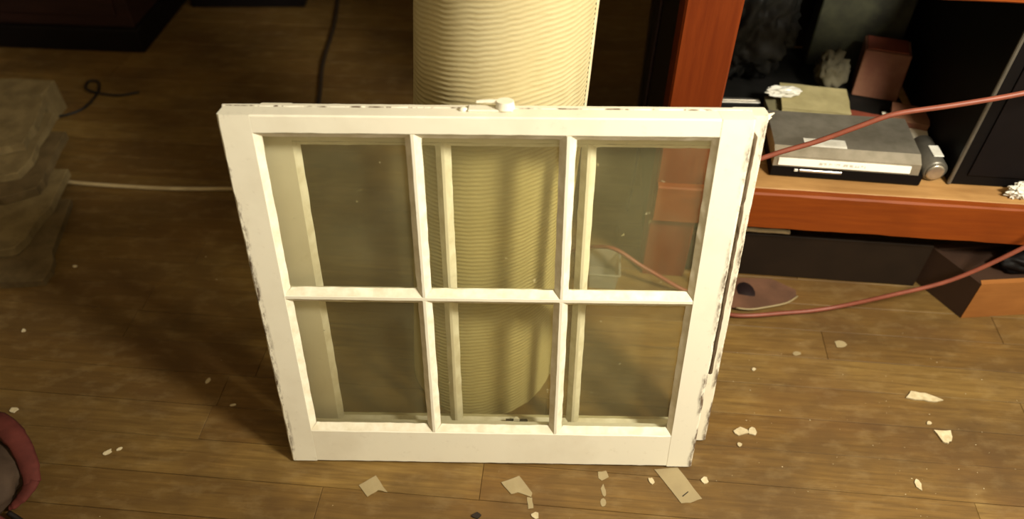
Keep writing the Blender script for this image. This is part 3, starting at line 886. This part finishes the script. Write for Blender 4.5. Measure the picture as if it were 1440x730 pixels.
# dark chest, top left
CM = Matrix.Translation((-1.275, 2.402, 0)) @ Matrix.Rotation(math.radians(-4.5), 4, 'Z')
ch = empty('chest', CM, 'dark red-brown wooden chest on black plinth at top left', 'chest')
box('plinth', (-0.95, 0.0, 0), (0.0, 0.42, 0.085), 'plinth', ch, 0.004)
box('chest_body', (-0.94, 0.018, 0.0855), (-0.014, 0.41, 0.50), 'chest', ch, 0.004)
for x0_ in (-0.90, -0.46):
    box('front_panel', (x0_, 0.010, 0.13), (x0_ + 0.40, 0.0175, 0.46), 'chest', ch, 0.003)
box('lid', (-0.955, 0.0, 0.5005), (0.0, 0.42, 0.53), 'chest', ch, 0.004)
# low black trunk by the back wall
tk = empty('trunk', Matrix.Translation((-1.02, 2.735, 0)), 'low black trunk against dark wall beyond the chest', 'trunk')
box('trunk_body', (-0.19, 0.0, 0.0), (0.24, 0.20, 0.30), 'plinth', tk, 0.006)
box('trunk_lid', (-0.195, -0.005, 0.3005), (0.245, 0.205, 0.33), 'plinth', tk, 0.006)

# ------------------------------------------------------------------ scraps on the floor
def scrap(name, poly, th, mat, label, cat, group=None, z_fn=None, seed=1, amp=0.0008, sub=3):
    o = prism(name, ragged(poly, seed, amp, sub), 0.0003, th, mat, None, 0, None, z_fn)
    return tag(o, label, cat, group)
TG = 'masking tape scraps on the floor'
scrap('tape_scrap', [(-0.301, 0.754), (-0.281, 0.730), (-0.262, 0.744), (-0.243, 0.739), (-0.270, 0.774)], 0.0016, 'tape', 'square scrap of masking tape with notched edge, leftmost below the sash', 'tape', TG, lambda x, y: max(0, y - 0.75) * 0.1, 3)
scrap('tape_scrap', [(-0.022, 0.759), (-0.003, 0.735), (0.010, 0.738), (0.036, 0.728), (0.038, 0.737), (0.013, 0.772)], 0.0018, 'tape', 'folded scrap of masking tape with torn tail below middle of sash', 'tape', TG, lambda x, y: max(0, y - 0.75) * 0.15, 4)
tp = scrap('tape_scrap', [(0.282, 0.787), (0.324, 0.7145), (0.341, 0.7155), (0.366, 0.724), (0.329, 0.791)], 0.0016, 'tape', 'long slanting strip of masking tape below right corner of sash', 'tape', TG, None, 5)
mk = box('pencil_mark', (-0.008, -0.0009, 0.0), (0.008, 0.0009, 0.0003), 'dirt', tp, 0)
mk.matrix_local = Matrix.Translation((0.335, 0.7335, 0.0017)) @ Matrix.Rotation(math.radians(38), 4, 'Z')
tag(mk, 'short dark dash')
scrap('tape_scrap', [(0.028, 0.728), (0.038, 0.727), (0.040, 0.706), (0.030, 0.704)], 0.0010, 'tape', 'tiny torn tape shred just below the folded tape scrap', 'tape', TG, None, 6)

def blob_poly(cx, cy, rx, ry, rot, seed, n=9):
    rnd = random.Random(seed)
    out = []
    for i in range(n):
        t = 2 * PI * i / n
        k = rnd.uniform(0.7, 1.15)
        x, y = rx * k * math.cos(t), ry * k * math.sin(t)
        out.append((cx + x * math.cos(rot) - y * math.sin(rot), cy + x * math.sin(rot) + y * math.cos(rot)))
    return out
CG = 'paint chips on the floor'
chips = [
    (0.883, 0.960, 0.032, 0.0105, -0.15, 'largest white paint chip, a long curved flake on right floor'),
    (0.886, 0.861, 0.013, 0.017, 0.5, 'pale wedge-shaped paint chip below the long curved flake'),
    (0.794, 0.753, 0.006, 0.013, 0.1, 'bright upright paint chip near the bottom right corner'),
    (0.378, 0.763, 0.0075, 0.0075, 0.2, 'round white paint crumb right of the slanting tape strip'),
    (0.472, 0.874, 0.017, 0.010, 0.2, 'crushed white paint flake right of the sash bottom corner'),
    (0.497, 0.874, 0.010, 0.009, 0.9, 'smaller flake touching right end of the crushed paint flake'),
    (0.464, 0.843, 0.005, 0.005, 0.9, 'single paint crumb below the crushed paint flake'),
    (0.869, 0.893, 0.006, 0.004, 0.3, 'small crumb between the long flake and the wedge chip'),
    (0.179, 0.775, 0.012, 0.011, 0.3, 'dusty pale smear of paint dust below the sash right pane'),
    (0.177, 0.742, 0.005, 0.013, 0.0, 'narrow pale paint streak below the dusty smear'),
    (0.174, 0.716, 0.007, 0.010, 0.0, 'small hooked paint flake at end of the pale streak'),
    (0.273, 0.762, 0.005, 0.008, 0.4, 'thin sliver of paint left of the slanting tape strip'),
    (0.042, 0.690, 0.008, 0.007, 0.0, 'white crumb at bottom edge below the folded tape'),
    (-0.666, 1.006, 0.005, 0.009, -0.5, 'bright paint chip in the shadow left of the sash'),
    (-0.596, 0.942, 0.007, 0.003, 0.3, 'thin paint sliver in the shadow closest to the sash'),
    (-0.822, 0.828, 0.011, 0.005, 0.6, 'pale paint flake on lit floor right of the red-strapped bag'),
    (-0.800, 0.836, 0.006, 0.003, 0.6, 'little sliver touching the flake near the red-strapped bag'),
    (-1.101, 1.360, 0.006, 0.004, 0.0, 'pale chip right of the stacked boards'),
    (-1.135, 1.150, 0.005, 0.005, 0.7, 'white chip on left floor below the stacked boards'),
    (-1.058, 0.931, 0.010, 0.007, 0.2, 'white crumb beside the red strap at left edge'),
    (0.642, 1.078, 0.010, 0.007, 0.2, 'faint pale paint spot before the cardboard sheet'),
    (0.750, 1.105, 0.015, 0.012, 0.4, 'larger faint pale spot on floor before the shelf'),
    (0.535, 1.033, 0.005, 0.005, 0.1, 'lone crumb right of the rear sash edge'),
]
CHIP_SHAPES = {
    0: [(0.8444, 0.9564), (0.8703, 0.9508), (0.8986, 0.9453), (0.9212, 0.9489), (0.8887, 0.9673), (0.8601, 0.9729)],
    1: [(0.8719, 0.8750), (0.8795, 0.8480), (0.8892, 0.8430), (0.8998, 0.8513), (0.9061, 0.8741)],
}
for i, (x, y, rx, ry, rot, lb) in enumerate(chips):
    dusty = 'faint' in lb or 'dusty' in lb or 'streak' in lb
    shp = CHIP_SHAPES.get(i)
    o = prism('paint_chip', ragged(shp, 300 + i, 0.0015, 3) if shp else blob_poly(x, y, rx, ry, rot, 200 + i), 0.0002, 0.0008 if dusty else 0.0020 + 0.15 * min(rx, ry), 'tape' if dusty else 'fleck', None, 0)
    tag(o, lb, 'paint chip', CG)
tag(prism('dirt_clod', blob_poly(-0.069, 0.690, 0.010, 0.006, 0.1, 333), 0.0002, 0.004, 'dirt', None, 0), 'dark crumb of dirt at bottom edge left of the tape', 'dirt')
# paint dust nobody could count
V, F = [], []
rd = random.Random(5)
for k in range(150):
    if rd.random() < 0.6:
        x, y = rd.gauss(0.62, 0.28), rd.gauss(0.86, 0.13)
    else:
        x, y = rd.uniform(-1.15, 1.0), rd.uniform(0.66, 1.6)
    lx = x - O1.x
    if -0.05 < lx < 0.9 and y > 0.80 and y < 1.0:
        continue
    if y > 1.17 and x > 0.3 or x < -1.1:
        continue
    s = rd.choice((0.0007, 0.0009, 0.0012, 0.0018))
    b = len(V)
    an = rd.random() * PI
    for (ux_, uy_) in ((1, 0), (0, 0.6), (-1, 0), (0, -0.6)):
        V.append((x + s * (ux_ * math.cos(an) - uy_ * math.sin(an)), y + s * (ux_ * math.sin(an) + uy_ * math.cos(an)), 0.0001))
    V.append((x, y, 0.0001 + s * 0.6))
    for i in range(4):
        F.append((b + i, b + (i + 1) % 4, b + 4))
tag(from_py('paint_dust', V, F, 'fleck'), 'tiny pale specks of paint dust scattered over the floor', 'dust', None, 'stuff')
